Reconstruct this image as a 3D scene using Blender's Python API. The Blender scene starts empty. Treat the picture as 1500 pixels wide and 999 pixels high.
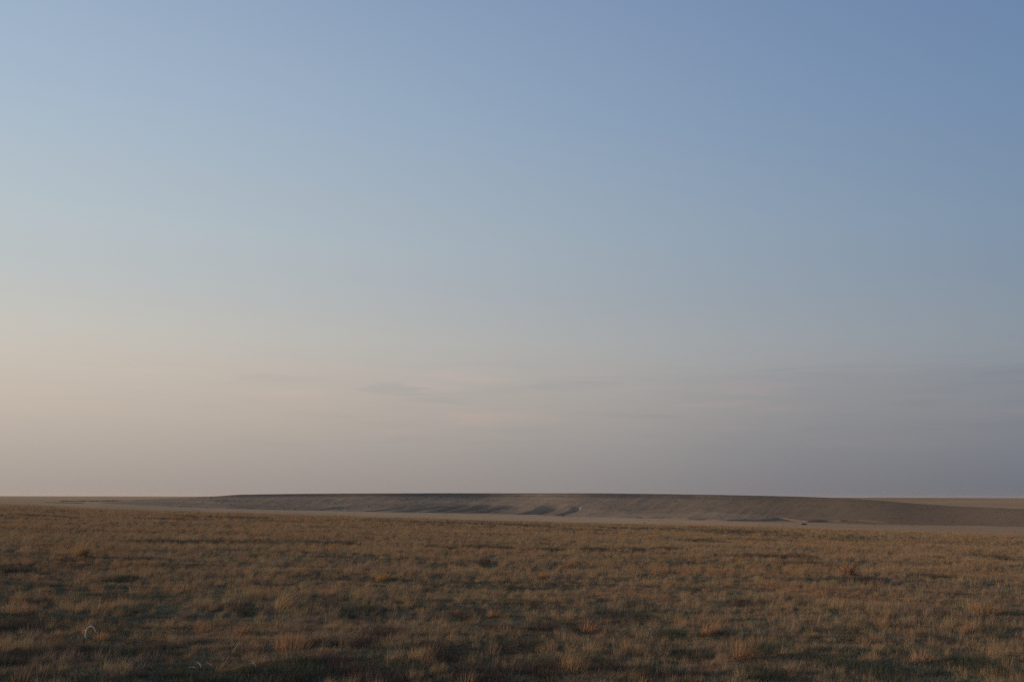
import bpy, math, random
import numpy as np
from mathutils import Vector, Matrix

# ------------------------------------------------------------------ scene, camera, sky, sun
SC = bpy.context.scene
COL = SC.collection
R = math.radians
rng = np.random.default_rng(11)

F = 1458.3                      # focal length in photo pixels (35 mm on a 36 mm frame, 1500 px wide)
CAM_H = 1.8
PITCH = math.atan((727.6 - 499.5) / F)
ROLL = math.atan(3.3 / 1500)     # the photo leans a little: horizon lower on the right

cam = bpy.data.cameras.new('camera')
cam.lens = 35.0
cam.sensor_width = 36.0
cam.clip_start = 0.1
cam.clip_end = 120000.0
cam_ob = bpy.data.objects.new('camera', cam)
cam_ob.location = (0, 0, CAM_H)
cam_ob.rotation_euler = (Matrix.Rotation(math.pi / 2 + PITCH, 3, 'X') @ Matrix.Rotation(ROLL, 3, 'Z')).to_euler()
COL.objects.link(cam_ob)
SC.camera = cam_ob

SUN_AZ = R(-92)                 # from +Y towards +X
SUN_EL = R(7)
SUN_STRENGTH = 3.4

SC.view_settings.view_transform = 'Standard'
SC.view_settings.look = 'None'
SC.view_settings.exposure = 0.0
SC.view_settings.gamma = 1.0
SC.view_settings.use_curve_mapping = False
SC.cycles.max_bounces = 6
SC.cycles.diffuse_bounces = 3
SC.cycles.transmission_bounces = 3
SC.cycles.volume_bounces = 1
SC.cycles.use_denoising = False
SC.cycles.sample_clamp_indirect = 3.0


def lin(c):
    out = []
    for v in c:
        v = v / 255.0
        out.append(v / 12.92 if v < .04045 else ((v + .055) / 1.055) ** 2.4)
    return out


class N:
    """small helper to write node trees"""
    def __init__(self, nt):
        self.nt = nt

    def new(self, t, **kw):
        n = self.nt.nodes.new(t)
        for k, v in kw.items():
            setattr(n, k, v)
        return n

    def put(self, sock, v):
        if isinstance(v, bpy.types.NodeSocket):
            self.nt.links.new(v, sock)
        elif v is not None:
            if hasattr(sock.default_value, '__len__') and not isinstance(v, (int, float)):
                v = list(v)
                if len(sock.default_value) == 4 and len(v) == 3:
                    v = v + [1.0]
            sock.default_value = v

    def math(self, op, a, b=None, c=None, clamp=False):
        n = self.new('ShaderNodeMath', operation=op, use_clamp=clamp)
        for i, v in enumerate((a, b, c)):
            if v is not None:
                self.put(n.inputs[i], v)
        return n.outputs[0]

    def vmath(self, op, a, b=None, out=0):
        n = self.new('ShaderNodeVectorMath', operation=op)
        self.put(n.inputs[0], a)
        if b is not None:
            self.put(n.inputs[1], b)
        return n.outputs[out]

    def mix(self, f, a, b, blend='MIX'):
        n = self.new('ShaderNodeMix', data_type='RGBA', blend_type=blend)
        self.put(n.inputs[0], f)
        self.put(n.inputs[6], a)
        self.put(n.inputs[7], b)
        return n.outputs[2]

    def ramp(self, f, stops, interp='LINEAR'):
        n = self.new('ShaderNodeValToRGB')
        cr = n.color_ramp
        cr.interpolation = interp
        while len(cr.elements) > 1:
            cr.elements.remove(cr.elements[-1])
        cr.elements[0].position = stops[0][0]
        cr.elements[0].color = list(stops[0][1]) + [1]
        for p, c in stops[1:]:
            e = cr.elements.new(p)
            e.color = list(c) + [1]
        self.put(n.inputs[0], f)
        return n.outputs[0]

    def maprange(self, v, a, b, c, d, interp='SMOOTHSTEP'):
        n = self.new('ShaderNodeMapRange', interpolation_type=interp)
        for i, x in enumerate((v, a, b, c, d)):
            self.put(n.inputs[i], x)
        return n.outputs[0]

    def noise(self, vec, scale, detail=4, rough=.55, dist=0.0):
        n = self.new('ShaderNodeTexNoise')
        self.put(n.inputs['Vector'], vec)
        n.inputs['Scale'].default_value = scale
        n.inputs['Detail'].default_value = detail
        n.inputs['Roughness'].default_value = rough
        n.inputs['Distortion'].default_value = dist
        return n.outputs[0]


# world: clear evening sky, warm haze along the horizon, brighter towards the sun on the left
world = bpy.data.worlds.new('World')
SC.world = world
world.use_nodes = True
w = N(world.node_tree)
bg = world.node_tree.nodes['Background']
SKY_K = 0.12
bg.inputs[1].default_value = SKY_K
nish = w.new('ShaderNodeTexSky', sky_type='NISHITA')
nish.sun_disc = False
nish.sun_elevation = SUN_EL
nish.sun_rotation = SUN_AZ
nish.dust_density = 3.0
nish.altitude = 300
tc = w.new('ShaderNodeTexCoord')
sep = w.new('ShaderNodeSeparateXYZ')
world.node_tree.links.new(tc.outputs['Generated'], sep.inputs[0])
dx, dy, dz = sep.outputs
elev = w.math('ARCSINE', dz)
ev = w.math('MULTIPLY', elev, 1 / R(90), clamp=True)
base_stops = [
    (0.0, (.278, .252, .243)), (.007, (.288, .262, .253)), (.028, (.330, .303, .290)), (.054, (.396, .356, .327)),
    (.078, (.420, .392, .366)), (.098, (.413, .413, .402)), (.13, (.372, .408, .438)), (.163, (.347, .412, .470)), (.236, (.279, .371, .491)),
    (.309, (.227, .314, .462)), (.45, (.165, .245, .40)), (1.0, (.09, .15, .28))]
base = w.ramp(ev, [(p, [v for v in c]) for p, c in base_stops])
sx, sy = math.sin(SUN_AZ), math.cos(SUN_AZ)
u = w.vmath('DOT_PRODUCT', tc.outputs['Generated'], (sx, sy, 0), out=1)
u = w.math('MULTIPLY', w.math('SUBTRACT', u, math.cos(SUN_AZ)), w.math('ADD', 1.0, w.math('MULTIPLY', dz, .18)))
gains = []
for k, q in ((.885, .55), (.67, .32), (.39, .09)):
    gains.append(w.math('EXPONENT', w.math('SUBTRACT', w.math('MULTIPLY', u, k), w.math('MULTIPLY', w.math('MULTIPLY', u, u), q))))
comb = w.new('ShaderNodeCombineColor')
for i, g in enumerate(gains):
    w.put(comb.inputs[i], g)
haze_sky = w.mix(1.0, base, comb.outputs[0], 'MULTIPLY')
# thin cloud streaks low over the horizon
az = w.math('ARCTAN2', dx, dy)
cc = w.new('ShaderNodeCombineXYZ')
w.put(cc.inputs[0], w.math('MULTIPLY', az, 3.2))
w.put(cc.inputs[1], w.math('MULTIPLY', elev, 34.0))
cn = w.noise(cc.outputs[0], 2.1, 5, .55, .3)
band = w.math('MULTIPLY', w.maprange(elev, R(1.5), R(4.2), 0, 1), w.maprange(elev, R(6.2), R(8.6), 1, 0))
cl = w.math('MULTIPLY', w.maprange(cn, .50, .70, 0, 1), band)
cside = w.maprange(az, R(-26), R(-4), .35, 1)
cl = w.math('MULTIPLY', cl, cside)
haze_sky = w.mix(w.math('MULTIPLY', cl, .38), haze_sky, w.mix(1.0, haze_sky, (.82, .86, .91, 1), 'MULTIPLY'))
cl2 = w.math('MULTIPLY', w.maprange(cn, .47, .30, 0, 1), band)
haze_sky = w.mix(w.math('MULTIPLY', w.math('MULTIPLY', cl2, cside), .60), haze_sky, w.mix(1.0, haze_sky, (1.16, 1.04, 1.03, 1), 'MULTIPLY'))
# small lens of grey cloud
ex = w.math('DIVIDE', w.math('SUBTRACT', az, R(-6.8)), R(2.1))
ey = w.math('DIVIDE', w.math('ADD', w.math('SUBTRACT', elev, R(6.05)), w.math('MULTIPLY', w.math('SUBTRACT', cn, .5), .006)), R(.42))
fine = w.noise(cc.outputs[0], 7.0, 5, .65, .6)
er = w.math('ADD', w.math('ADD', w.math('MULTIPLY', ex, ex), w.math('MULTIPLY', ey, ey)), w.math('MULTIPLY', w.math('SUBTRACT', fine, .5), 3.2))
haze_sky = w.mix(w.maprange(er, 1.1, .1, 0, .55), haze_sky, w.mix(1.0, haze_sky, (.80, .87, .93, 1), 'MULTIPLY'))
# flat grey-mauve cloud bank on the right with a soft top edge
bk = w.math('MULTIPLY', w.maprange(az, R(4), R(17), 0, 1),
            w.maprange(w.math('ADD', elev, w.math('MULTIPLY', w.math('SUBTRACT', w.noise(cc.outputs[0], 5.0, 5, .6, .4), .5), .035)), R(7.5), R(6.4), 0, 1))
haze_sky = w.mix(w.math('MULTIPLY', bk, .55), haze_sky, w.mix(1.0, haze_sky, (.87, .88, .915, 1), 'MULTIPLY'))
haze_sky = w.mix(1.0, haze_sky, [1.052 / SKY_K, 1.058 / SKY_K, 1.07 / SKY_K, 1], 'MULTIPLY')
keep = w.maprange(ev, .30, .85, .93, .35)
final = w.mix(keep, nish.outputs[0], haze_sky)
world.node_tree.links.new(final, bg.inputs[0])

sun = bpy.data.lights.new('sun', 'SUN')
sun.energy = SUN_STRENGTH
sun.angle = R(0.6)
sun.color = (1.0, .77, .54)
sun_ob = bpy.data.objects.new('sun', sun)
sdir = Vector((math.sin(SUN_AZ) * math.cos(SUN_EL), math.cos(SUN_AZ) * math.cos(SUN_EL), math.sin(SUN_EL)))
sun_ob.rotation_euler = sdir.to_track_quat('Z', 'Y').to_euler()
sun_ob.location = sdir * 50
COL.objects.link(sun_ob)


# ------------------------------------------------------------------ numeric helpers
def vnoise(x, y, seed):
    xi = np.floor(x).astype(np.int64)
    yi = np.floor(y).astype(np.int64)
    fx = x - xi
    fy = y - yi
    fx = fx * fx * (3 - 2 * fx)
    fy = fy * fy * (3 - 2 * fy)

    def h(a, b):
        n = (a * 374761393 + b * 668265263 + seed * 982451653) & 0xffffffff
        n = ((n ^ (n >> 13)) * 1274126177) & 0xffffffff
        n = n ^ (n >> 16)
        return (n & 0xffff) / 65535.0
    v = (h(xi, yi) * (1 - fx) + h(xi + 1, yi) * fx) * (1 - fy) + (h(xi, yi + 1) * (1 - fx) + h(xi + 1, yi + 1) * fx) * fy
    return v


def fbm(x, y, seed, octv=4, gain=.5):
    t = 0
    a = 1.0
    s = 0
    for o in range(octv):
        t = t + a * vnoise(x * 2 ** o + 17.3 * o, y * 2 ** o - 9.1 * o, seed + o)
        s += a
        a *= gain
    return t / s


def sm(t):
    t = np.clip(t, 0, 1)
    return t * t * (3 - 2 * t)


def ray(px, py):
    """photo pixel -> (X, Z) of the view direction per metre of Y"""
    a0 = (px - 750.0) / F
    v0 = (499.5 - py) / F
    a = a0 * math.cos(ROLL) - v0 * math.sin(ROLL)
    v = v0 * math.cos(ROLL) + a0 * math.sin(ROLL)
    cp, sp = math.cos(PITCH), math.sin(PITCH)
    yy = cp - v * sp
    return a / yy, (sp + v * cp) / yy


def slope_at(px, py):
    """vertical slope per metre of horizontal distance towards that pixel"""
    X, Z = ray(np.asarray(px, float), np.asarray(py, float))
    return Z / np.sqrt(1 + X * X)


CREST = np.array([(-100, 736), (0, 739), (150, 747), (300, 753.5), (500, 759.5), (700, 765.5), (900, 771.5), (1100, 777.5),
                  (1300, 787), (1500, 795.5), (1600, 799)], float)
FOOT = np.array([(-100, 733), (0, 735), (150, 738), (300, 744.5), (500, 749), (700, 753.5), (900, 758.5), (1100, 763.8),
                 (1300, 769), (1500, 773), (1600, 775)], float)


def to_s(px):
    X = (px - 750.0) / F * math.cos(PITCH)
    return X / np.sqrt(1 + X * X)


S_C, M_C = to_s(CREST[:, 0]), slope_at(CREST[:, 0], CREST[:, 1])
S_F, M_F = to_s(FOOT[:, 0]), slope_at(FOOT[:, 0], FOOT[:, 1])
D_FOOT = 2250.0


def crest_r(s):
    return 135 + 14 * np.sin(s * 9 + 1.0) - 25 * s


def ground_z(x, y, micro=True):
    r = np.sqrt(x * x + y * y) + 1e-6
    s = x / r
    rc = crest_r(s)
    zc = CAM_H + np.interp(s, S_C, M_C) * rc - .50
    zf = CAM_H + np.interp(s, S_F, M_F) * D_FOOT
    near = zc * r / rc
    t = sm((r - rc) / 800.0)
    z = np.where(r < rc, near, zc * (1 - t) + zf * t)
    z = z + (6 * sm((r - 400) / 400)) * (fbm(x / 210.0, y / 210.0, 5, 3) - .5) * .35
    far = sm((r - 2600) / 9500.0)
    zfar = -5.0 - (r > 12000) * 0
    z = z * (1 - far) + zfar * far
    z = z + far * 7 * (fbm(x / 2600.0, y / 2600.0, 21, 3) - .5)
    if micro:
        k = np.clip(1.3 - r / 260.0, 0, 1)
        z = z + k * (.30 * (fbm(x / 7.0, y / 5.0, 3, 3) - .5) + .12 * (fbm(x / 1.1, y / .9, 8, 3) - .5))
        # tyre-worn verge along the bottom edge of the picture
        z = z - .10 * sm((10.7 - y) / .5) * sm((y + 6) / 2) * (np.abs(x) < 60)
    return z


def gz1(x, y):
    return float(ground_z(np.array([x], float), np.array([y], float))[0])


def at(px, py):
    """where the sight line through a photo pixel meets the ground"""
    X, Z = ray(px, py)
    ys = np.geomspace(6, 3500, 4000)
    zz = CAM_H + Z * ys - ground_z(X * ys, ys)
    i = int(np.argmax(zz < 0))
    if zz[i] >= 0:
        i = len(ys) - 1
    yv = ys[i]
    return X * yv, yv, gz1(X * yv, yv)


def mesh_from_grid(name, P, mat, wrap=False):
    n, m, _ = P.shape
    me = bpy.data.meshes.new(name)
    idx = np.arange(n * m).reshape(n, m)
    if wrap:
        idx = np.concatenate([idx, idx[:, :1]], 1)
    q = np.stack([idx[:-1, :-1], idx[:-1, 1:], idx[1:, 1:], idx[1:, :-1]], -1).reshape(-1, 4)
    me.vertices.add(n * m)
    me.vertices.foreach_set('co', P.reshape(-1).astype(np.float32))
    me.loops.add(q.size)
    me.loops.foreach_set('vertex_index', q.reshape(-1).astype(np.int32))
    me.polygons.add(len(q))
    me.polygons.foreach_set('loop_start', np.arange(0, q.size, 4, dtype=np.int32))
    me.polygons.foreach_set('loop_total', np.full(len(q), 4, np.int32))
    me.polygons.foreach_set('use_smooth', np.ones(len(q), bool))
    me.update(calc_edges=True)
    me.materials.append(mat)
    ob = bpy.data.objects.new(name, me)
    COL.objects.link(ob)
    return ob


def material(name):
    m = bpy.data.materials.new(name)
    m.use_nodes = True
    for n in list(m.node_tree.nodes):
        if n.type != 'OUTPUT_MATERIAL':
            m.node_tree.nodes.remove(n)
    return m, N(m.node_tree), [n for n in m.node_tree.nodes if n.type == 'OUTPUT_MATERIAL'][0]


def diffuse_out(m, n, out, col, rough=1.0, bump=None):
    d = n.new('ShaderNodeBsdfDiffuse')
    n.put(d.inputs[0], col)
    d.inputs[1].default_value = rough
    if bump is not None:
        n.put(d.inputs['Normal'], bump)
    m.node_tree.links.new(d.outputs[0], out.inputs[0])


# ------------------------------------------------------------------ materials of the land
def soil_material():
    m, n, out = material('steppe_soil')
    g = n.new('ShaderNodeNewGeometry')
    pos = g.outputs['Position']
    ln = n.vmath('LENGTH', pos, out=1)
    # close up: earth, moss and litter
    a = n.noise(pos, 1.3, 5, .6)
    b = n.noise(pos, 9.0, 4, .65)
    near = n.ramp(a, [(.30, (.10, .098, .066)), (.48, (.13, .112, .076)), (.62, (.17, .128, .09)), (.78, (.14, .092, .066))])
    near = n.mix(n.maprange(b, .35, .7, 0, .6), near, (.125, .098, .066, 1))
    sp = n.new('ShaderNodeSeparateXYZ')
    n.put(sp.inputs[0], pos)
    verge = n.math('MULTIPLY', n.maprange(n.math('ADD', sp.outputs[1], n.math('MULTIPLY', a, 1.2)), 11.3, 10.5, 0, 1),
                   n.maprange(b, .3, .55, .35, 1))
    near = n.mix(verge, near, n.mix(b, (.085, .042, .026, 1), (.15, .075, .045, 1)))
    # far: short pale steppe, in broad faint belts
    st = n.vmath('MULTIPLY', pos, (.0022, .0065, .0))
    c = n.noise(st, 1.0, 5, .6)
    d = n.noise(n.vmath('MULTIPLY', pos, (.012, .03, 0)), 1.0, 4, .6)
    far = n.ramp(c, [(.32, (.43, .270, .158)), (.5, (.55, .345, .195)), (.68, (.50, .318, .176))])
    far = n.mix(n.maprange(d, .45, .7, 0, .35), far, (.30, .21, .14, 1))
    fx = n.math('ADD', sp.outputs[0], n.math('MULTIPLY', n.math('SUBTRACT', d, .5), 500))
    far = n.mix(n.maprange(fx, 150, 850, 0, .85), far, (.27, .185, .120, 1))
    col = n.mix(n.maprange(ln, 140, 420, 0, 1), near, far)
    bp = n.new('ShaderNodeBump')
    n.put(bp.inputs['Strength'], n.maprange(ln, 30, 150, .5, 0))
    bp.inputs['Distance'].default_value = .03
    n.put(bp.inputs['Height'], b)
    diffuse_out(m, n, out, col, .25, bp.outputs[0])
    return m


def mesa_material():
    m, n, out = material('mesa_slope')
    g = n.new('ShaderNodeNewGeometry')
    pos = g.outputs['Position']
    sp = n.new('ShaderNodeSeparateXYZ')
    n.put(sp.inputs[0], pos)
    c = n.noise(n.vmath('MULTIPLY', pos, (.004, .006, .05)), 1.0, 5, .6)
    d = n.noise(n.vmath('MULTIPLY', pos, (.02, .03, .2)), 1.0, 5, .6)
    e = n.noise(n.vmath('MULTIPLY', pos, (.0028, .0028, .02)), 1.0, 3, .5)
    col = n.ramp(c, [(.30, (.235, .165, .112)), (.5, (.300, .208, .141)), (.68, (.37, .254, .168))])
    d2 = n.noise(n.vmath('MULTIPLY', pos, (.045, .05, .35)), 1.0, 4, .65)
    col = n.mix(n.maprange(d, .5, .72, 0, .60), col, (.15, .118, .085, 1))
    col = n.mix(n.maprange(d2, .54, .70, 0, .55), col, (.11, .098, .070, 1))
    col = n.mix(n.maprange(d2, .42, .30, 0, .30), col, (.46, .32, .21, 1))
    col = n.mix(n.maprange(e, .55, .68, 0, .40), col, (.50, .35, .22, 1))
    ft = n.new('ShaderNodeAttribute')
    ft.attribute_name = 'foot'
    col = n.mix(n.math('MULTIPLY', ft.outputs['Fac'], n.maprange(d2, .35, .6, .95, .3)), col, (.46, .32, .205, 1))
    # shade of the ravines, painted into the colour as a dark grey-green
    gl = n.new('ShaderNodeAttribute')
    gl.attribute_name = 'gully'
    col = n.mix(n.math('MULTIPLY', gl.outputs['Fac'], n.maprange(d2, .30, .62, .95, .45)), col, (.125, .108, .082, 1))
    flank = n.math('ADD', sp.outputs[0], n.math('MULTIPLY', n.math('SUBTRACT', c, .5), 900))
    col = n.mix(n.maprange(flank, 150, 900, 0, .85), col, (.148, .106, .073, 1))  # right flank turned from the sun: its shade is put into the colour
    # stony rim, where the slope is steep: dark basalt-grey rubble
    at_ = n.new('ShaderNodeAttribute')
    at_.attribute_name = 'rim'
    col = n.mix(n.math('MULTIPLY', at_.outputs['Fac'], n.maprange(d, .25, .65, .95, .35)), col, (.10, .088, .08, 1))
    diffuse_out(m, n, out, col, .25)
    return m


def hill_material():
    m, n, out = material('far_hill_grass')
    g = n.new('ShaderNodeNewGeometry')
    pos = g.outputs['Position']
    c = n.noise(n.vmath('MULTIPLY', pos, (.0016, .004, .05)), 1.0, 5, .6)
    col = n.ramp(c, [(.34, (.255, .176, .112)), (.66, (.32, .218, .138))])
    diffuse_out(m, n, out, col, .25)
    return m


M_SOIL = soil_material()
M_MESA = mesa_material()
M_HILL = hill_material()

# ------------------------------------------------------------------ ground
th = np.concatenate([np.arange(-180, -60, 3.0), np.arange(-60, -36, .6), np.arange(-36, 36, .11), np.arange(36, 60, .6), np.arange(60, 180, 3.0)])
th = np.radians(th)
rr = np.concatenate([[.02, 1.5, 4], np.geomspace(7, 300, 230), np.geomspace(310, 25000, 80)])
TH, RR = np.meshgrid(th, rr)
GX, GY = np.sin(TH) * RR, np.cos(TH) * RR
ground = mesh_from_grid('ground', np.stack([GX, GY, ground_z(GX, GY)], -1), M_SOIL, wrap=True)
ground['kind'] = 'structure'
ground['label'] = 'wide dry steppe ground running from the verge to the horizon'

# ------------------------------------------------------------------ mesa
TOP = np.array([(60, 741), (130, 736.5), (200, 732), (255, 729.6), (290, 728), (318, 726.6), (338, 725), (352, 724.2), (420, 723.3),
                (500, 722.6), (650, 722.2), (880, 722.3), (950, 723.1), (1050, 724.6), (1120, 726), (1180, 727.4), (1240, 729.6), (1290, 733),
                (1340, 737.2), (1400, 741.2), (1480, 744.6), (1600, 750), (1700, 757)], float)
pxs = np.arange(60, 1700, 1.25)
sv = np.concatenate([np.linspace(0, 1, 150), 1 + np.array([.03, .08, .2, .5, 1.2, 2.2, 3.4])])
PXG, SG = np.meshgrid(pxs, sv)
Xg = (PXG - 750) / F * math.cos(PITCH)
foot_r = D_FOOT + 35 * np.sin(PXG / 90.0) + 22 * np.sin(PXG / 37.0 + 1)
depth = 520 + 60 * np.sin(PXG / 160.0 + 2) + 25 * np.sin(PXG / 51.0)
rad = foot_r + SG * depth
foot_m = np.interp(PXG, FOOT[:, 0], slope_at(FOOT[:, 0], FOOT[:, 1]))
top_m = np.interp(PXG, TOP[:, 0], slope_at(TOP[:, 0], TOP[:, 1]))
zfoot = CAM_H + foot_m * D_FOOT - 1.2
ztop = CAM_H + top_m * (foot_r + depth)
steep = sm((PXG - 300) / 60.0) * (1 - sm((PXG - 1080) / 260.0))          # stony scarp in the middle, grassy tails
fs_a = np.interp(SG, [0, .15, .35, .55, .75, .88, .945, .97, 1.0], [0, .08, .23, .43, .62, .76, .85, .955, 1.0])
fs_b = np.interp(SG, [0, .2, .5, .8, 1.0], [0, .16, .48, .84, 1.0])
fs = np.where(SG > 1, 1, fs_a * steep + fs_b * (1 - steep))
ZG = zfoot + (ztop - zfoot) * fs - np.where(SG > 1, (SG - 1) * 6.0, 0)
# ravines cut into the lower slope, running down towards the left
# (head px, head s, mouth px, depth m, dark-wall width px, far-wall width px)
RAV = [(655, .46, 575, 9, 16, 7), (690, .48, 618, 12, 18, 6), (726, .54, 660, 15, 22, 6), (762, .55, 700, 15, 24, 5), (828, .60, 776, 17, 29, 9),
       (852, .52, 818, 8, 10, 6), (600, .40, 530, 3.5, 13, 9), (520, .40, 440, 2.5, 13, 9)]
GUL = np.zeros_like(ZG)
for hp, hs, mp, dep, wl, wr in RAV:
    k = np.clip(SG / hs, 0, 1.2)
    cx = mp + (hp - mp) * k + 3.0 * np.sin(k * 7 + hp)
    q = (PXG - cx)
    wall = np.where(q < 0, 1 - sm(-q / wl), 1 - sm(q / wr))
    env = sm(SG / (.16 * hs)) * (1 - sm((SG - hs * .70) / (hs * .36)))
    ZG = ZG - dep * wall * env
    ravine_shade = np.where(q < 0, 1 - sm((-q - wl * .25) / (wl * .8)), 1 - sm((q - wr * .9) / (wr * 1.1)))
    GUL = np.maximum(GUL, ravine_shade * env * min(1, .45 + dep / 22.0))
    berm = np.exp(-((q - wr * 1.5) / 6.0) ** 2) * env
    ZG = ZG + dep * .05 * berm
# low cut banks along the foot further right
BANK = [(960, 1010, .09, .16, 3.2), (1000, 1125, .07, .13, 3.6), (1080, 1150, .10, .20, 4.2), (1130, 1185, .24, .10, 4.2), (1178, 1232, .08, .20, 4.2),
        (1228, 1300, .20, .15, 2.2), (1390, 1510, .05, .08, 2.6), (930, 985, .14, .10, 2.4)]
for p0, p1, s0, s1, dep in BANK:
    t = np.clip((PXG - p0) / (p1 - p0), 0, 1)
    sc = s0 + (s1 - s0) * t + .012 * np.sin(PXG / 9.0)
    q = (SG - sc)
    env = sm((PXG - p0) / 14) * sm((p1 - PXG) / 14)
    ZG = ZG - dep * env * np.where(q < 0, 1 - sm(-q / .12), 1 - sm(q / .018))
rill = (fbm(PXG / 13.0 - SG * 5.0, SG * 2.6, 40, 4) - .5)
rill2 = (fbm(PXG / 46.0 - SG * 2.0, SG * 3.0, 41, 3) - .5)
env = sm(SG / .12) * (1 - sm((SG - .86) / .12))
ZG = ZG + env * (1.3 * rill + 2.4 * rill2) * (.25 + .75 * steep)
ZG = ZG + np.where(SG > .9, .45 * (fbm(PXG / 6.0, SG * 0, 43, 3) - .5) * steep, 0)
den = np.sqrt(1 + Xg * Xg)
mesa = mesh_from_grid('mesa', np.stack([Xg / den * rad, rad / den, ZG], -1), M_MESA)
mesa['kind'] = 'structure'
mesa['label'] = 'long flat-topped mesa with a dark rim and ravines at its foot'
rim = sm((SG - .86) / .08) * steep * (SG <= 1.2)
ra = mesa.data.attributes.new('rim', 'FLOAT', 'POINT')
ra.data.foreach_set('value', rim.reshape(-1).astype(np.float32))
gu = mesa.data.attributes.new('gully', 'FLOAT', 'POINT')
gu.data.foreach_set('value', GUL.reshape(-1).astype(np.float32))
fa = mesa.data.attributes.new('foot', 'FLOAT', 'POINT')
fa.data.foreach_set('value', (1 - sm((SG - .01) / (.05 + .10 * fbm(PXG / 14.0, SG * 3, 46, 3)))).reshape(-1).astype(np.float32))

# ------------------------------------------------------------------ pale hill behind the right end of the mesa
HT = np.array([(1040, 730.5), (1120, 729.6), (1200, 728.9), (1280, 728.7), (1400, 729.0), (1500, 729.4), (1700, 730.0), (2000, 732), (2300, 738)], float)
px2 = np.arange(1040, 2300, 6.0)
s2 = np.concatenate([np.linspace(0, 1, 40), [1.05, 1.2, 1.6, 2.4]])
P2, S2 = np.meshgrid(px2, s2)
X2 = (P2 - 750) / F * math.cos(PITCH)
d2 = np.sqrt(1 + X2 * X2)
r2 = 3300 + 1900 * S2
top2 = CAM_H + np.interp(P2, HT[:, 0], slope_at(HT[:, 0], HT[:, 1])) * 5200
zb = ground_z(X2 / d2 * 3300, 3300 / d2, False) - 3
z2 = zb + (top2 - zb) * np.where(S2 > 1, 1, np.sin(np.clip(S2, 0, 1) * math.pi / 2) ** 1.15) - np.where(S2 > 1, (S2 - 1) * 14, 0)
z2 = z2 + 2.2 * (fbm(P2 / 60.0, S2 * 5, 61, 3) - .5) * sm(S2 / .2) * (1 - sm((S2 - .75) / .25))
hill = mesh_from_grid('hill', np.stack([X2 / d2 * r2, r2 / d2, z2], -1), M_HILL)
hill['kind'] = 'structure'
hill['label'] = 'pale tan rise on the horizon behind the right end of the mesa'


# ------------------------------------------------------------------ grass blades
def grass_material(name, kind):
    """kind 'instancer': tint from the scattered point; 'object': tint from the object's own property"""
    m, n, out = material(name)
    t = n.new('ShaderNodeAttribute')
    if kind == 'instancer':
        t.attribute_type = 'INSTANCER'
        t.attribute_name = 'tint'
    else:
        t.attribute_type = 'OBJECT'
        t.attribute_name = 'tint'
    b = n.new('ShaderNodeAttribute')
    b.attribute_name = 'blade'
    var = n.math('ADD', n.math('MULTIPLY', b.outputs['Fac'], .7), .65)
    cm = n.new('ShaderNodeCombineColor')
    for i in range(3):
        n.put(cm.inputs[i], var)
    col = n.mix(1.0, t.outputs['Color'], cm.outputs[0], 'MULTIPLY')
    d = n.new('ShaderNodeBsdfDiffuse')
    n.put(d.inputs[0], col)
    tr = n.new('ShaderNodeBsdfTranslucent')
    n.put(tr.inputs[0], col)
    mx = n.new('ShaderNodeMixShader')
    mx.inputs[0].default_value = .32
    m.node_tree.links.new(d.outputs[0], mx.inputs[1])
    m.node_tree.links.new(tr.outputs[0], mx.inputs[2])
    m.node_tree.links.new(mx.outputs[0], out.inputs[0])
    return m


M_GI = grass_material('dry_grass_blades', 'instancer')
M_GO = grass_material('tussock_blades', 'object')


def blades(rg, n, h, rad, width, lean=(.10, .0), spread=.45, curl=.35, seg=3, hvar=.35):
    """arrays of tapered bent blades growing from a disc; returns verts, faces, per-vertex blade value"""
    a = rg.uniform(0, 2 * math.pi, n)
    q = np.sqrt(rg.uniform(0, 1, n)) * rad
    bx, by = np.cos(a) * q, np.sin(a) * q
    hh = h * (1 - hvar + hvar * 1.6 * rg.uniform(0, 1, n) ** .8) * (1 - .35 * (q / max(rad, 1e-6)) ** 2)
    da = a + rg.normal(0, .8, n)
    sp = spread * (.25 + .75 * q / max(rad, 1e-6)) * rg.uniform(.3, 1.2, n)
    lx = np.cos(da) * sp + lean[0] + rg.normal(0, .09, n)
    ly = np.sin(da) * sp + lean[1] + rg.normal(0, .09, n)
    cu = curl * rg.uniform(.2, 1.3, n)
    wa = rg.uniform(0, math.pi, n)
    wx, wy = np.cos(wa), np.sin(wa)
    ww = width * rg.uniform(.6, 1.3, n)
    V, Fc, B = [], [], []
    rows = []
    for k in range(seg + 1):
        t = k / seg
        g = t + cu * t * t * 1.2
        px = bx + lx * hh * g
        py = by + ly * hh * g
        fall = 1 - .35 * np.minimum(1, (np.hypot(lx, ly) * (1 + cu * 1.2)) ** 2)
        pz = hh * t * fall * (1 - .12 * cu * t * t) - .02
        wk = ww * (1 - t) ** .7 * .5 if k < seg else ww * .0
        if k < seg:
            rows.append((np.stack([px - wx * wk, py - wy * wk, pz], -1), np.stack([px + wx * wk, py + wy * wk, pz], -1)))
        else:
            rows.append((np.stack([px, py, pz], -1),))
    per = 2 * seg + 1
    vs = np.zeros((n, per, 3))
    for k in range(seg):
        vs[:, 2 * k] = rows[k][0]
        vs[:, 2 * k + 1] = rows[k][1]
    vs[:, -1] = rows[seg][0]
    faces = []
    for i in range(n):
        o = i * per
        for k in range(seg - 1):
            faces.append((o + 2 * k, o + 2 * k + 1, o + 2 * k + 3, o + 2 * k + 2))
        faces.append((o + 2 * seg - 2, o + 2 * seg - 1, o + 2 * seg))
    bv = np.repeat(rg.uniform(0, 1, n), per)
    return vs.reshape(-1, 3), faces, bv


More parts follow.
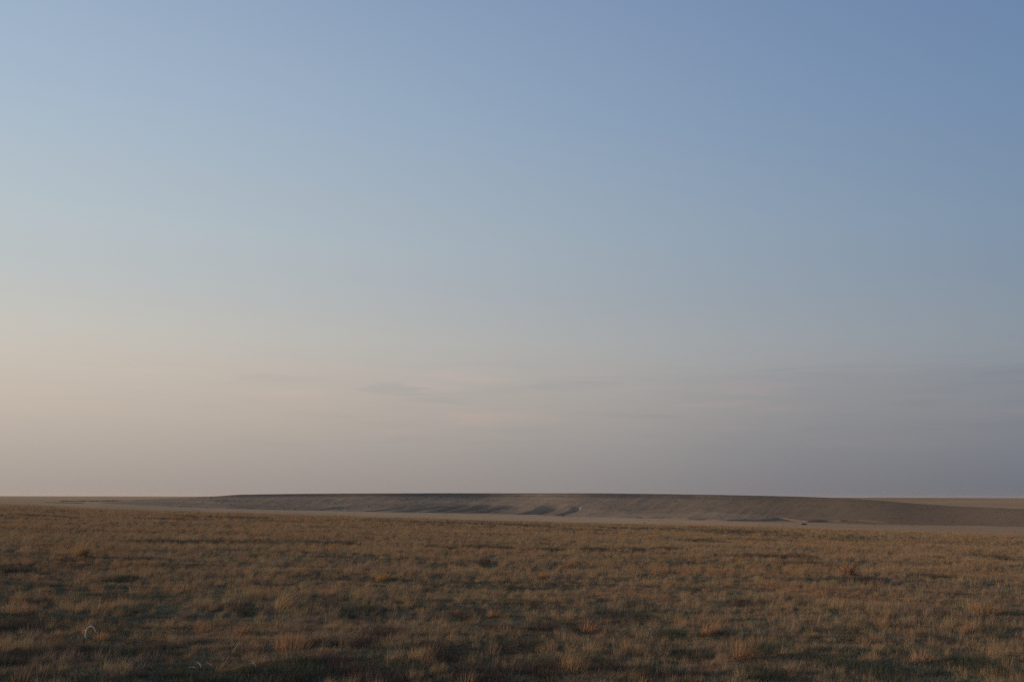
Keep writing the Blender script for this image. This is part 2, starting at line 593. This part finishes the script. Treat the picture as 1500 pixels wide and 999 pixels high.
def mesh_of(name, parts, mat):
    V, Fc, B = [], [], []
    o = 0
    for v, f, b in parts:
        V.append(v)
        Fc += [tuple(i + o for i in q) for q in f]
        B.append(b)
        o += len(v)
    V = np.concatenate(V)
    me = bpy.data.meshes.new(name)
    me.from_pydata([tuple(x) for x in V.tolist()], [], Fc)
    at_ = me.attributes.new('blade', 'FLOAT', 'POINT')
    at_.data.foreach_set('value', np.concatenate(B).astype(np.float32))
    me.materials.append(mat)
    return me


def variants(prefix, count, fn):
    c = bpy.data.collections.new(prefix)
    for i in range(count):
        me = mesh_of(prefix, fn(np.random.default_rng(100 + i)), M_GI)
        c.objects.link(bpy.data.objects.new(prefix + '.%03d' % i, me))
    return c


# tall dry tufts, short grey-green turf, dark twiggy heath
C_TALL = variants('dry_tuft', 7, lambda g: [blades(g, 46, .36, .13, .006, (.12, 0), .42, .45), blades(g, 9, .50, .09, .0045, (.16, 0), .30, .6)])
for q_, parts_ in enumerate((lambda g: [blades(g, 7, .58, .10, .0055, (.14, 0), .16, .30, 4), blades(g, 16, .26, .11, .006, (.10, 0), .5, .5)],
                             lambda g: [blades(g, 36, .40, .10, .006, (.55, .05), .30, .55, 4)],
                             lambda g: [blades(g, 70, .22, .22, .006, (.08, 0), .55, .4)])):
    C_TALL.objects.link(bpy.data.objects.new('dry_tuft.%03d' % (7 + q_), mesh_of('dry_tuft', parts_(np.random.default_rng(140 + q_)), M_GI)))
C_LOW = variants('turf_tuft', 5, lambda g: [blades(g, 60, .095, .17, .008, (.05, 0), .9, .4, 2)])
C_DARK = variants('heath_tuft', 5, lambda g: [blades(g, 80, .17, .15, .006, (.03, 0), .9, .15, 2), blades(g, 40, .08, .17, .010, (0, 0), 1.1, .2, 2)])


def scatter(name, xs, ys, scale, tint, coll, count, label, lift=0.0):
    n = len(xs)
    P = np.stack([xs, ys, ground_z(xs, ys) + lift], -1)
    me = bpy.data.meshes.new(name)
    me.vertices.add(n)
    me.vertices.foreach_set('co', P.reshape(-1).astype(np.float32))

    def attr(nm, tp, dt, field):
        a = me.attributes.new(nm, tp, 'POINT')
        a.data.foreach_set(field, np.ascontiguousarray(dt).reshape(-1))
    g = np.random.default_rng(n)
    attr('size', 'FLOAT', scale.astype(np.float32), 'value')
    attr('turn', 'FLOAT', g.normal(0, .55, n).astype(np.float32), 'value')
    attr('pick', 'INT', g.integers(0, count, n).astype(np.int32), 'value')
    attr('tint', 'FLOAT_COLOR', np.concatenate([tint, np.ones((n, 1))], 1).astype(np.float32), 'color')
    ob = bpy.data.objects.new(name, me)
    COL.objects.link(ob)
    ob['kind'] = 'stuff'
    ob['label'] = label
    ng = bpy.data.node_groups.new(name + '_scatter', 'GeometryNodeTree')
    ng.interface.new_socket('Geometry', in_out='INPUT', socket_type='NodeSocketGeometry')
    ng.interface.new_socket('Geometry', in_out='OUTPUT', socket_type='NodeSocketGeometry')
    ni, no = ng.nodes.new('NodeGroupInput'), ng.nodes.new('NodeGroupOutput')
    ci = ng.nodes.new('GeometryNodeCollectionInfo')
    ci.inputs[0].default_value = coll
    ci.inputs['Separate Children'].default_value = True
    ci.inputs['Reset Children'].default_value = True
    m2p = ng.nodes.new('GeometryNodeMeshToPoints')
    iop = ng.nodes.new('GeometryNodeInstanceOnPoints')
    iop.inputs['Pick Instance'].default_value = True

    def na(nm, tp):
        x = ng.nodes.new('GeometryNodeInputNamedAttribute')
        x.data_type = tp
        x.inputs[0].default_value = nm
        return x.outputs[0]
    cx = ng.nodes.new('ShaderNodeCombineXYZ')
    L = ng.links.new
    L(na('turn', 'FLOAT'), cx.inputs[2])
    L(ni.outputs[0], m2p.inputs['Mesh'])
    L(m2p.outputs[0], iop.inputs['Points'])
    L(ci.outputs[0], iop.inputs['Instance'])
    L(na('pick', 'INT'), iop.inputs['Instance Index'])
    L(cx.outputs[0], iop.inputs['Rotation'])
    L(na('size', 'FLOAT'), iop.inputs['Scale'])
    L(iop.outputs[0], no.inputs[0])
    mod = ob.modifiers.new('scatter', 'NODES')
    mod.node_group = ng
    return ob


PAL = np.array([lin((160, 131, 101)), lin((165, 138, 104)), lin((154, 127, 100)), lin((150, 124, 106)), lin((157, 137, 102)), lin((162, 127, 96))])


# dark low patches seen in the photo: centre px, centre py, half width px, half height px
PATCH = [(215, 795, 50, 2), (280, 796, 40, 2.5), (360, 796, 60, 2.5), (440, 796, 50, 2), (495, 797, 25, 3), (645, 803, 30, 2), (715, 804, 40, 2), (800, 806, 30, 2),
         (870, 806.5, 25, 2), (925, 806, 25, 2.5), (985, 806, 30, 2), (1120, 816, 60, 2), (1180, 816, 25, 2), (1370, 818, 15, 2), (1435, 815, 40, 1.5), (1465, 819, 12, 2),
         (60, 757, 70, 1.2), (250, 762, 60, 1), (1030, 794, 45, 2), (1260, 850, 40, 2.5), (1350, 845, 35, 2), (35, 837, 40, 4), (100, 837, 10, 3), (105, 822, 12, 3), (212, 821, 16, 3), (560, 991, 70, 4), (700, 988, 60, 4), (790, 984, 60, 4), (960, 990, 70, 4), (480, 976, 40, 4), (300, 992, 60, 5), (1290, 990, 40, 6), (1430, 975, 30, 5), (640, 960, 40, 3), (520, 945, 40, 3), (1010, 960, 40, 4), (760, 950, 40, 3),
         (712, 825, 10, 2.5), (775, 825, 10, 2.5), (340, 892, 45, 5), (470, 890, 34, 5), (520, 897, 26, 5), (676, 905, 14, 4), (720, 922, 40, 6), (790, 919, 34, 6),
         (865, 926, 30, 3), (925, 910, 40, 6), (900, 905, 20, 3), (985, 934, 16, 6), (1050, 932, 24, 5), (130, 958, 60, 9), (225, 957, 45, 6), (25, 966, 40, 8), (30, 918, 50, 8),
         (445, 948, 30, 5), (430, 985, 70, 4), (880, 977, 34, 6), (585, 985, 40, 5), (630, 978, 14, 6), (1220, 976, 40, 8), (1120, 953, 20, 5), (1120, 992, 30, 5), (1385, 942, 18, 5),
         (1465, 935, 12, 6), (1110, 884, 12, 3), (1170, 886, 14, 3), (940, 890, 30, 4), (1085, 888, 20, 3), (1375, 902, 16, 4), (150, 880, 12, 4), (560, 930, 26, 3), (170, 925, 22, 5), (185, 850, 12, 2)]
PW = []
for px, py, hw, hh in PATCH:
    x0, y0, _ = at(px, py)
    _, ya, _ = at(px, py + hh)
    _, yb, _ = at(px, py - hh)
    PW.append((x0, (ya + yb) / 2, hw * y0 / F, max((yb - ya) / 2 * 1.15, .35 + .030 * y0)))
PW = np.array(PW)


def patch_mask(x, y):
    k = np.zeros(len(x))
    wob = .95 * (fbm(x / .55, y / .55, 77, 3) - .5)
    r_ = np.hypot(x, y)
    s_ = x / r_
    q_ = r_ - crest_r(s_)
    k = .62 * sm((q_ + 20) / 8) * sm((20 - q_) / 8) * sm((s_ + .36) / .06) * sm((.36 - s_) / .06) * sm((fbm(x / 9.0, y / 9.0, 78, 3) - .30) / .15)
    for x0, y0, a, b in PW:
        s = (np.abs(x - x0) < a * 1.6) & (np.abs(y - y0) < b * 1.6)
        if s.any():
            d = np.hypot((x[s] - x0) / a, (y[s] - y0) / b) + wob[s]
            k[s] = np.maximum(k[s], 1 - sm((d - .6) / .5))
    return k


def points(y0, y1, dens, g):
    """random points in the wedge in front of the camera, wider than the frame"""
    wid = .60
    area = wid * (y1 * y1 - y0 * y0) + 12 * (y1 - y0)
    n = int(area * dens * 1.0)
    y = np.sqrt(g.uniform(0, 1, n) * (y1 * y1 - y0 * y0) + y0 * y0)
    x = g.uniform(-1, 1, n) * (wid * y + 6)
    return x, y


BANDS = [(7.6, 16, 62), (16, 30, 36), (30, 60, 17), (60, 110, 8), (110, 190, 3.8)]
GREEN = np.array([lin((116, 112, 90)), lin((126, 114, 92)), lin((106, 110, 90)), lin((138, 118, 97))])
HEATH = np.array([lin((98, 84, 70)), lin((88, 82, 70)), lin((100, 82, 76)), lin((86, 86, 70))])


def tints(pal, x, y, g, seed, contrast=1.0):
    n = len(x)
    f = fbm(x / 2.6, y / 3.4, seed, 3)
    f2 = fbm(x / 9.0, y / 13.0, seed + 9, 3)
    idx = np.clip(((f - .5) * 2.6 * contrast + .5 + (f2 - .5) * 1.2 + g.normal(0, .16, n)), 0, .999) * len(pal)
    i0 = np.clip(idx.astype(int), 0, len(pal) - 1)
    c = pal[i0]
    return c * g.uniform(.85, 1.15, (n, 1))


CLEAR = [(at(128, 938)[0], at(128, 938)[1], .34)] + [(at(p_, 986)[0], at(p_, 986)[1], .42) for p_ in (270, 300, 330, 360, 385)]
TUSS_XY = []   # filled below, keeps the loose grass clear of the tussocks

TUSS = [
    # px, py of the base, height px, half width px, lean, rgb, label, seed stalks
    (409, 893, 48, 11, .55, (158, 130, 90), 'tall pale grass tussock whose long stalks lean far to the right', 10),
    (428, 952, 36, 32, .10, (146, 108, 82), 'broad mauve-brown grass tussock casting a dark patch on its right', 0),
    (1034, 930, 27, 12, .35, (176, 116, 76), 'bright orange tussock standing above a dark patch right of centre', 0),
    (1088, 966, 46, 16, .12, (146, 104, 70), 'tall upright rust-brown tussock to the right of the bright orange one', 6),
    (795, 848, 15, 5, .08, (184, 128, 58), 'small golden-orange tuft standing alone in mid field', 0),
    (806, 821, 9, 3, .10, (170, 140, 88), 'tiny pale yellow tuft far out beyond the golden one', 0),
    (833, 832, 11, 14, .10, (150, 92, 66), 'wide reddish tuft behind and right of the small golden tuft', 0),
    (325, 986, 34, 17, .75, (150, 112, 70), 'flattened straw tussock pushed over to the right beside the verge', 7),
    (838, 984, 42, 24, .20, (140, 106, 74), 'large sandy tussock in front of the dark green hollow at the bottom', 0),
    (298, 928, 24, 12, .12, (140, 98, 72), 'rounded russet tussock with a dark base left of centre', 0),
    (354, 928, 20, 11, .15, (150, 100, 66), 'low orange-brown tussock just right of the rounded russet one', 0),
    (918, 956, 30, 5, .04, (150, 118, 78), 'thin upright pair of stalks standing clear of the turf', 4),
    (147, 940, 28, 10, .15, (146, 104, 66), 'ginger tuft growing just right of the bent white reed', 0),
    (1241, 842, 20, 13, .05, (152, 98, 66), 'rust-orange clump with a shadowed foot in the right mid field', 0),
    (1350, 970, 28, 17, .15, (144, 102, 82), 'pinkish brown tussock near the lower right corner', 0),
    (722, 905, 20, 14, .20, (142, 104, 72), 'brown tussock leaning over the long dark streak in the centre', 0),
    (1185, 935, 18, 9, .15, (150, 122, 78), 'straw-yellow tuft among brown grass on the right', 4),
    (547, 848, 13, 4, .06, (156, 124, 78), 'slim pale tuft standing alone left of centre in mid field', 0),
    (560, 852, 18, 12, .10, (158, 118, 66), 'yellow-brown tuft next to the slim pale one', 0),
    (118, 815, 26, 8, .30, (140, 112, 76), 'faint sandy plume of tall grass far out on the left', 5),
    (1170, 866, 7, 6, .05, (165, 158, 138), 'small whitish dried flower clump in the right mid field', 0),
    (862, 928, 28, 14, .35, (150, 104, 74), 'orange-brown tussock splitting the long dark streak in the centre', 0),
    (670, 900, 14, 9, .10, (122, 84, 76), 'plum-brown tuft over a black shadow left of the centre', 0),
    (1440, 900, 26, 30, .10, (140, 108, 74), 'wide sand-coloured swath of grass near the right edge', 0),
    (30, 900, 24, 26, .10, (138, 106, 76), 'broad dull brown tussock at the left edge above dark turf', 0),
    (1300, 905, 20, 8, .05, (154, 122, 76), 'upright straw tuft with a paler tip in the right mid field', 3),
]


def tussock(px, py, hp, wp, lean, rgb, label, stalks, i):
    x, y, z = at(px, py)
    h = hp * y / F * 1.05
    wd = wp * y / F
    g = np.random.default_rng(500 + i)
    n = int(np.clip(260 * wd / .2, 90, 520))
    bw = max(.005, .00042 * y)
    parts = [blades(g, n, h * .82, wd * .78, bw, (lean, 0), .45, .4)]
    ob = bpy.data.objects.new('grass_tussock', mesh_of('grass_tussock', parts, M_GO))
    ob.location = (x, y, z)
    ob['label'] = label
    ob['category'] = 'tussock'
    ob['group'] = 'grass tussocks standing out on the steppe'
    tn = np.array(lin(rgb))
    tn = tn * 1.22 * .46 + PAL.mean(0) * .54
    ob['tint'] = tn.tolist()
    COL.objects.link(ob)
    if stalks:
        st = bpy.data.objects.new('seed_stalk', mesh_of('seed_stalk', [blades(g, stalks, h * 1.12, wd * .4, bw * 1.2, (lean * 1.05, 0), .16, .25)], M_GO))
        st.parent = ob
        st['tint'] = (tn * 1.3).tolist()
        COL.objects.link(st)
    TUSS_XY.append((x, y, wd * 1.1))


for i, t in enumerate(TUSS):
    tussock(*t[:6], t[6], t[7], i)

XA, YA = [], []
SZ = []
for y0, y1, d in BANDS:
    x, y = points(y0, y1, d, rng)
    XA.append(x)
    YA.append(y)
    SZ.append(np.full(len(x), {7.6: .54, 16: .64, 30: .84, 60: 1.05, 110: 1.4}[y0]))
x, y, sz = np.concatenate(XA), np.concatenate(YA), np.concatenate(SZ)
keep_ = np.ones(len(x), bool)
for tx, ty, tr in TUSS_XY:
    keep_ &= ~((np.hypot(x - tx, y - ty) < tr) | ((np.abs(x - tx) < tr * .9) & (y < ty) & (y > ty - tr - .035 * ty) & (ty < 60)))
x, y, sz = x[keep_], y[keep_], sz[keep_]
pm = patch_mask(x, y)
n1 = fbm(x / .85, y / .65, 31, 3)
n2 = fbm(x / 6.5, y / 5.0, 32, 3)
left = sm((-x / y) / .5) * sm((40 - y) / 25)
tall_p = np.clip(.66 + 1.7 * (n1 - .5) + 1.2 * (n2 - .5) - .12 * left + .18 * sm((y - 22) / 40), .12, .97) * (1 - (.80 + .12 * sm((y - 14) / 12)) * pm)
verge = sm((10.9 - y + .5 * (n1 - .5)) / .5) * sm((.30 - np.abs(x / y + .03)) / .06)
tall_p *= (1 - .93 * verge)
for tx, ty, tr in CLEAR:
    tall_p[(np.abs(x - tx) < tr) & (y < ty + tr * .6) & (y > ty - tr - .6)] *= .06
uu = rng.uniform(0, 1, len(x))
is_t = uu < tall_p
hsc = (.40 + .72 * fbm(x / 1.1, y / .9, 35, 3) + .35 * (n1 - .5)) * rng.choice([.45, .65, .8, .95, 1.1, 1.35], len(x), p=[.14, .2, .24, .22, .14, .06]) * rng.uniform(.85, 1.15, len(x)) * sz
hsc = hsc * (1 + sm((y - 70) / 40) * 1.3 * (fbm(x / 5.0, y / 14.0, 36, 3) - .55))
tt = tints(PAL, x, y, rng, 51)
scatter('dry_grass', x[is_t], y[is_t], hsc[is_t], tt[is_t], C_TALL, 10, 'sparse wind-leaned dry brown grass covering the steppe')
o = ~is_t
dk = o & (rng.uniform(0, 1, len(x)) < np.clip(.14 + .75 * pm - .2 * verge, 0, 1))
lo = o & ~dk & (rng.uniform(0, 1, len(x)) > .55 * verge)
scatter('heath', x[dk], y[dk], (sz * rng.uniform(.7, 1.3, len(x)) * (1 + .45 * pm))[dk], tints(HEATH, x, y, rng, 71)[dk], C_DARK, 5, 'dark low heath filling the hollows between the dry grass')
XE, YE = [], []
for y0, y1, d in ((7.6, 16, 85), (16, 30, 34), (30, 50, 8)):
    a, b = points(y0, y1, d, rng)
    XE.append(a)
    YE.append(b)
xe, ye = np.concatenate(XE), np.concatenate(YE)
vg = sm((11.0 - ye + .8 * (fbm(xe / .7, ye / .7, 33, 3) - .5)) / .5) * sm((.32 - np.abs(xe / ye + .03)) / .08)
te = tints(GREEN, xe, ye, rng, 61)
LITTER = np.array([lin((148, 108, 86)), lin((132, 92, 74)), lin((156, 122, 92)), lin((128, 104, 82))])
red = rng.uniform(0, 1, len(xe)) < np.clip(.22 + .65 * vg, 0, 1)
te = np.where(red[:, None], tints(LITTER, xe, ye, rng, 63), te)
ke = rng.uniform(0, 1, len(xe)) > .45 * vg
xl, yl = np.concatenate([x[lo], xe[ke]]), np.concatenate([y[lo], ye[ke]])
sl = np.concatenate([(sz * rng.uniform(.8, 1.5, len(x)))[lo], (rng.uniform(.45, 1.05, len(xe)) * (1 - .3 * vg))[ke]])
scatter('turf', xl, yl, sl, np.concatenate([tints(GREEN, x, y, rng, 61)[lo], te[ke]]), C_LOW, 5, 'short grey-green turf between the dry grass clumps')


# ------------------------------------------------------------------ single stalks near the verge
def stalk_material(name, rgb):
    m, n, out = material(name)
    g = n.new('ShaderNodeTexCoord')
    c = n.noise(g.outputs['Object'], 60, 3, .6)
    col = n.mix(n.maprange(c, .35, .65, 0, .5), lin(rgb), [v * .6 for v in lin(rgb)])
    diffuse_out(m, n, out, col, .8)
    return m


def tube(name, pts, radii, mat, sides=6):
    pts = [Vector(p) for p in pts]
    V, Fc = [], []
    for i, p in enumerate(pts):
        d = (pts[min(i + 1, len(pts) - 1)] - pts[max(i - 1, 0)]).normalized()
        a = d.cross(Vector((.3, .9, .2))).normalized()
        b = d.cross(a)
        for k in range(sides):
            t = 2 * math.pi * k / sides
            V.append(p + (a * math.cos(t) + b * math.sin(t)) * radii[i])
    for i in range(len(pts) - 1):
        for k in range(sides):
            k2 = (k + 1) % sides
            Fc.append((i * sides + k, i * sides + k2, (i + 1) * sides + k2, (i + 1) * sides + k))
    Fc.append(tuple(range(sides)))
    Fc.append(tuple(range((len(pts) - 1) * sides, len(pts) * sides)))
    me = bpy.data.meshes.new(name)
    me.from_pydata([tuple(v) for v in V], [], Fc)
    for p in me.polygons:
        p.use_smooth = True
    me.materials.append(mat)
    ob = bpy.data.objects.new(name, me)
    COL.objects.link(ob)
    return ob


M_WHITE = stalk_material('bleached_stalk', (226, 212, 190))
M_STRAW = stalk_material('straw_stalk', (205, 178, 134))

# the bent white reed
bx, by, bz = at(125, 936)
u_ = by / F
root = bpy.data.objects.new('bent_reed', None)
root.location = (bx, by, bz)
root['label'] = 'dead white reed bent over into an arch in the lower left grass'
root['category'] = 'reed'
COL.objects.link(root)
arch = [(0, 0, -.02), (-.2, 0, 6), (0, 0, 10), (1.5, 0, 14.5), (4, 0, 17), (7.5, 0, 17.8), (10.5, -.5, 16.8), (12.5, -1, 14), (14.5, -1, 10.5), (16, -1.2, 7)]
o_ = tube('stalk', [(a * u_, b * u_, c * u_) for a, b, c in arch], [.0085, .0085, .0078, .0068, .0062, .006, .0055, .0048, .004, .003], M_WHITE)
o_.parent = root
for nm, pts in (('leaf', [(.2, 0, 11), (-2, .4, 13), (-4, .5, 11.5), (-5, .5, 8)]), ('leaf', [(4, 0, 17), (4.6, .5, 20), (7, .8, 21)]), ('leaf', [(13, -1, 13), (16, -1, 12), (18.5, -1, 8)])):
    q = tube(nm, [(a * u_, b * u_, c * u_) for a, b, c in pts], list(np.linspace(.0045, .0018, len(pts))), M_WHITE, 5)
    q.parent = root

# broken stalks lying on the turf by the flattened tussock
ST = [((288, 977), (296, 985), .012, M_WHITE, 'short white broken stalk lying beside the flattened straw tussock', 3),
      ((300, 978), (314, 984), .008, M_STRAW, 'thin straw stalk lying between the white one and the flattened tussock', 3),
      ((275, 985), (289, 985), .010, M_WHITE, 'pale stalk lying flat just left of the short white one', 1.5),
      ((364, 974), (376, 982), .010, M_WHITE, 'bleached stalk lying right of the flattened straw tussock', 3),
      ((340, 962), (352, 946), .010, M_STRAW, 'straight straw stalk sticking up out of the flattened tussock', 6),
      ((362, 980), (374, 979), .008, M_STRAW, 'short straw stalk crossing under the bleached one on the right', 1.5)]
for (xa, ya), (xb, yb), r_, mt, lab, up in ST:
    pa, pb = at(xa, max(ya, yb)), at(xb, max(ya, yb))
    yy = (pa[1] + pb[1]) / 2
    k = yy / F
    base_z = gz1((pa[0] + pb[0]) / 2, yy) + .045
    za = (max(ya, yb) - ya) * k
    zb_ = (max(ya, yb) - yb) * k
    mid = Vector(((pa[0] + pb[0]) / 2, yy, base_z + (za + zb_) / 2 + .012))
    ob = tube('dry_stalk', [Vector((pa[0], yy, base_z + za + .01)) - mid, Vector((.002, .004, .003)), Vector((pb[0], yy - .03, base_z + zb_ + .01)) - mid], [r_ * .55, r_ * .5, r_ * .35], mt)
    ob.location = mid
    ob['label'] = lab
    ob['category'] = 'stalk'
    ob['group'] = 'broken stalks by the verge'


# ------------------------------------------------------------------ far bushes
def bush_material():
    m, n, out = material('dark_bush_leaves')
    b = n.new('ShaderNodeAttribute')
    b.attribute_name = 'blade'
    col = n.mix(b.outputs['Fac'], (.075, .055, .038, 1), (.140, .095, .062, 1))
    diffuse_out(m, n, out, col)
    return m


M_BUSH = bush_material()


def leaves(g, n, rx, ry, rz, size):
    V, Fc, B = [], [], []
    for i in range(n):
        d = g.normal(0, 1, 3)
        d /= np.linalg.norm(d)
        d[2] = abs(d[2])
        k = g.uniform(.35, 1) * (1 + .22 * math.sin(d[0] * 7 + d[1] * 5))
        c = np.array([d[0] * rx, d[1] * ry, d[2] * rz]) * k
        a = g.normal(0, 1, 3)
        a /= np.linalg.norm(a)
        b = np.cross(a, g.normal(0, 1, 3))
        b /= np.linalg.norm(b)
        s = size * g.uniform(.6, 1.4)
        o = len(V)
        V += [c - a * s, c + b * s * .5, c + a * s, c - b * s * .5]
        Fc.append((o, o + 1, o + 2, o + 3))
        B += [g.uniform()] * 4
    return np.array(V), Fc, np.array(B)


BUSH = [(1177.5, 768.6, 3.8, 2.6, 'dark flat-topped bush alone on the pale belt below the mesa'),
        (1235, 793, 2.6, 3.0, 'small dark bush alone in the grass near the right end of the field'),
        (71, 768.5, 5, 2.6, 'left one of two low reddish bushes far out on the left'),
        (100, 769, 5, 3.0, 'right one of two low reddish bushes far out on the left'),
        (371, 813, 3.4, 3.8, 'small dark upright bush just under the long dark streak'),
        (1321, 857, 4.5, 4.0, 'dark brown cushion bush in the right mid field'),
        (1461, 854, 4, 3.5, 'dark cushion bush close to the right edge of the field')]
for i, (px, py, hw, hp, lab) in enumerate(BUSH):
    x_, y_, z_ = at(px, py)
    k = y_ / F
    g = np.random.default_rng(900 + i)
    root = bpy.data.objects.new('bush', None)
    root.location = (x_, y_, z_)
    root['label'] = lab
    root['category'] = 'bush'
    root['group'] = 'scattered dark bushes'
    COL.objects.link(root)
    me = mesh_of('crown', [leaves(g, 420, hw * k, hw * k, hp * k, .16 * hw * k)], M_BUSH)
    cr = bpy.data.objects.new('crown', me)
    cr.parent = root
    COL.objects.link(cr)
    tk = tube('stem', [(0, 0, -.1 * hp * k), (.05 * hw * k, 0, .35 * hp * k), (.1 * hw * k, 0, .7 * hp * k)], [.09 * hw * k, .07 * hw * k, .03 * hw * k], M_BUSH)
    tk.parent = root

# dark scrub along the far valley on the left
g = np.random.default_rng(77)
sc_parts = []
for i in range(420):
    if i < 270:
        px = g.uniform(88, 186)
        py = 733.9 + g.normal(0, .35) - (px - 130) * .004
    else:
        px = g.uniform(66, 124)
        py = 736.0 + (px - 66) * .014 + g.normal(0, .22)
    X_, Z_ = ray(px, py)
    ys = np.geomspace(1500, 9000, 700)
    zz = CAM_H + Z_ * ys - ground_z(X_ * ys, ys)
    j = int(np.argmax(zz < 0))
    if zz[j] >= 0:
        continue
    yv = ys[j]
    v, f, b = leaves(g, 14, yv / F * 2.2, yv / F * 2.2, yv / F * .6, yv / F * .6)
    v = v + np.array([X_ * yv, yv, gz1(X_ * yv, yv) - .5])
    sc_parts.append((v, f, b))
if sc_parts:
    M_SCRUB, n_, o_n = material('far_scrub_leaves')
    diffuse_out(M_SCRUB, n_, o_n, (.150, .128, .104, 1))
    so = bpy.data.objects.new('scrub', mesh_of('scrub', sc_parts, M_SCRUB))
    so['kind'] = 'stuff'
    so['label'] = 'dark belt of scrub in a far valley on the left horizon'
    COL.objects.link(so)

# sparse scrub dotting the mesa's slope and the pale belt under it
MV = np.zeros(len(mesa.data.vertices) * 3, np.float32)
mesa.data.vertices.foreach_get('co', MV)
MV = MV.reshape(SG.shape + (3,))
dots = []
for i in range(2600):
    a = int(g.integers(2, 140))
    b = int(g.integers(150, MV.shape[1] - 1))
    den_ = fbm(np.array([b / 60.0]), np.array([a / 14.0]), 91, 3)[0]
    if g.uniform() > (den_ - .30) * 2.2 + .25 * (a > 118):
        continue
    p = MV[a, b]
    k = g.uniform(.9, 2.6) * (1.5 if g.uniform() < .12 else 1)
    v, f, bb = leaves(g, 7, k, k, k * .55, k * .5)
    dots.append((v + p, f, bb))
for i in range(420):
    px = g.uniform(250, 1560)
    r_ = g.uniform(1500, 2260)
    X_, _z = ray(px, 745)
    q = math.sqrt(1 + X_ * X_)
    k = g.uniform(.5, 1.5)
    v, f, bb = leaves(g, 7, k, k, k * .5, k * .5)
    dots.append((v + np.array([X_ / q * r_, r_ / q, gz1(X_ / q * r_, r_ / q)]), f, bb))
do = bpy.data.objects.new('scrub', mesh_of('scrub', dots, M_SCRUB))
do['kind'] = 'stuff'
do['label'] = 'sparse low scrub dotting the mesa slope and the plain below it'
COL.objects.link(do)

# ------------------------------------------------------------------ haze over the plain
HAZE = 1.4e-5
hz, hn, hout = material('haze_air')
pv = hn.new('ShaderNodeVolumePrincipled')
pv.inputs['Color'].default_value = (.93, .76, .62, 1)
pv.inputs['Density'].default_value = HAZE
pv.inputs['Anisotropy'].default_value = .2
hz.node_tree.links.new(pv.outputs[0], hout.inputs['Volume'])
E2 = 25200.0
zlo, zhi = -110.0, 30.0
hv = [(sx_ * E2, sy_ * E2, z_) for z_ in (zlo, zhi) for sx_, sy_ in ((-1, -1), (1, -1), (1, 1), (-1, 1))]
hf = [(0, 3, 2, 1), (4, 5, 6, 7), (0, 1, 5, 4), (1, 2, 6, 5), (2, 3, 7, 6), (3, 0, 4, 7)]
hm = bpy.data.meshes.new('haze')
hm.from_pydata(hv, [], hf)
hm.materials.append(hz)
ho = bpy.data.objects.new('haze', hm)
ho['kind'] = 'stuff'
ho['label'] = 'thin evening haze lying over the plain'
if HAZE > 0:
    COL.objects.link(ho)
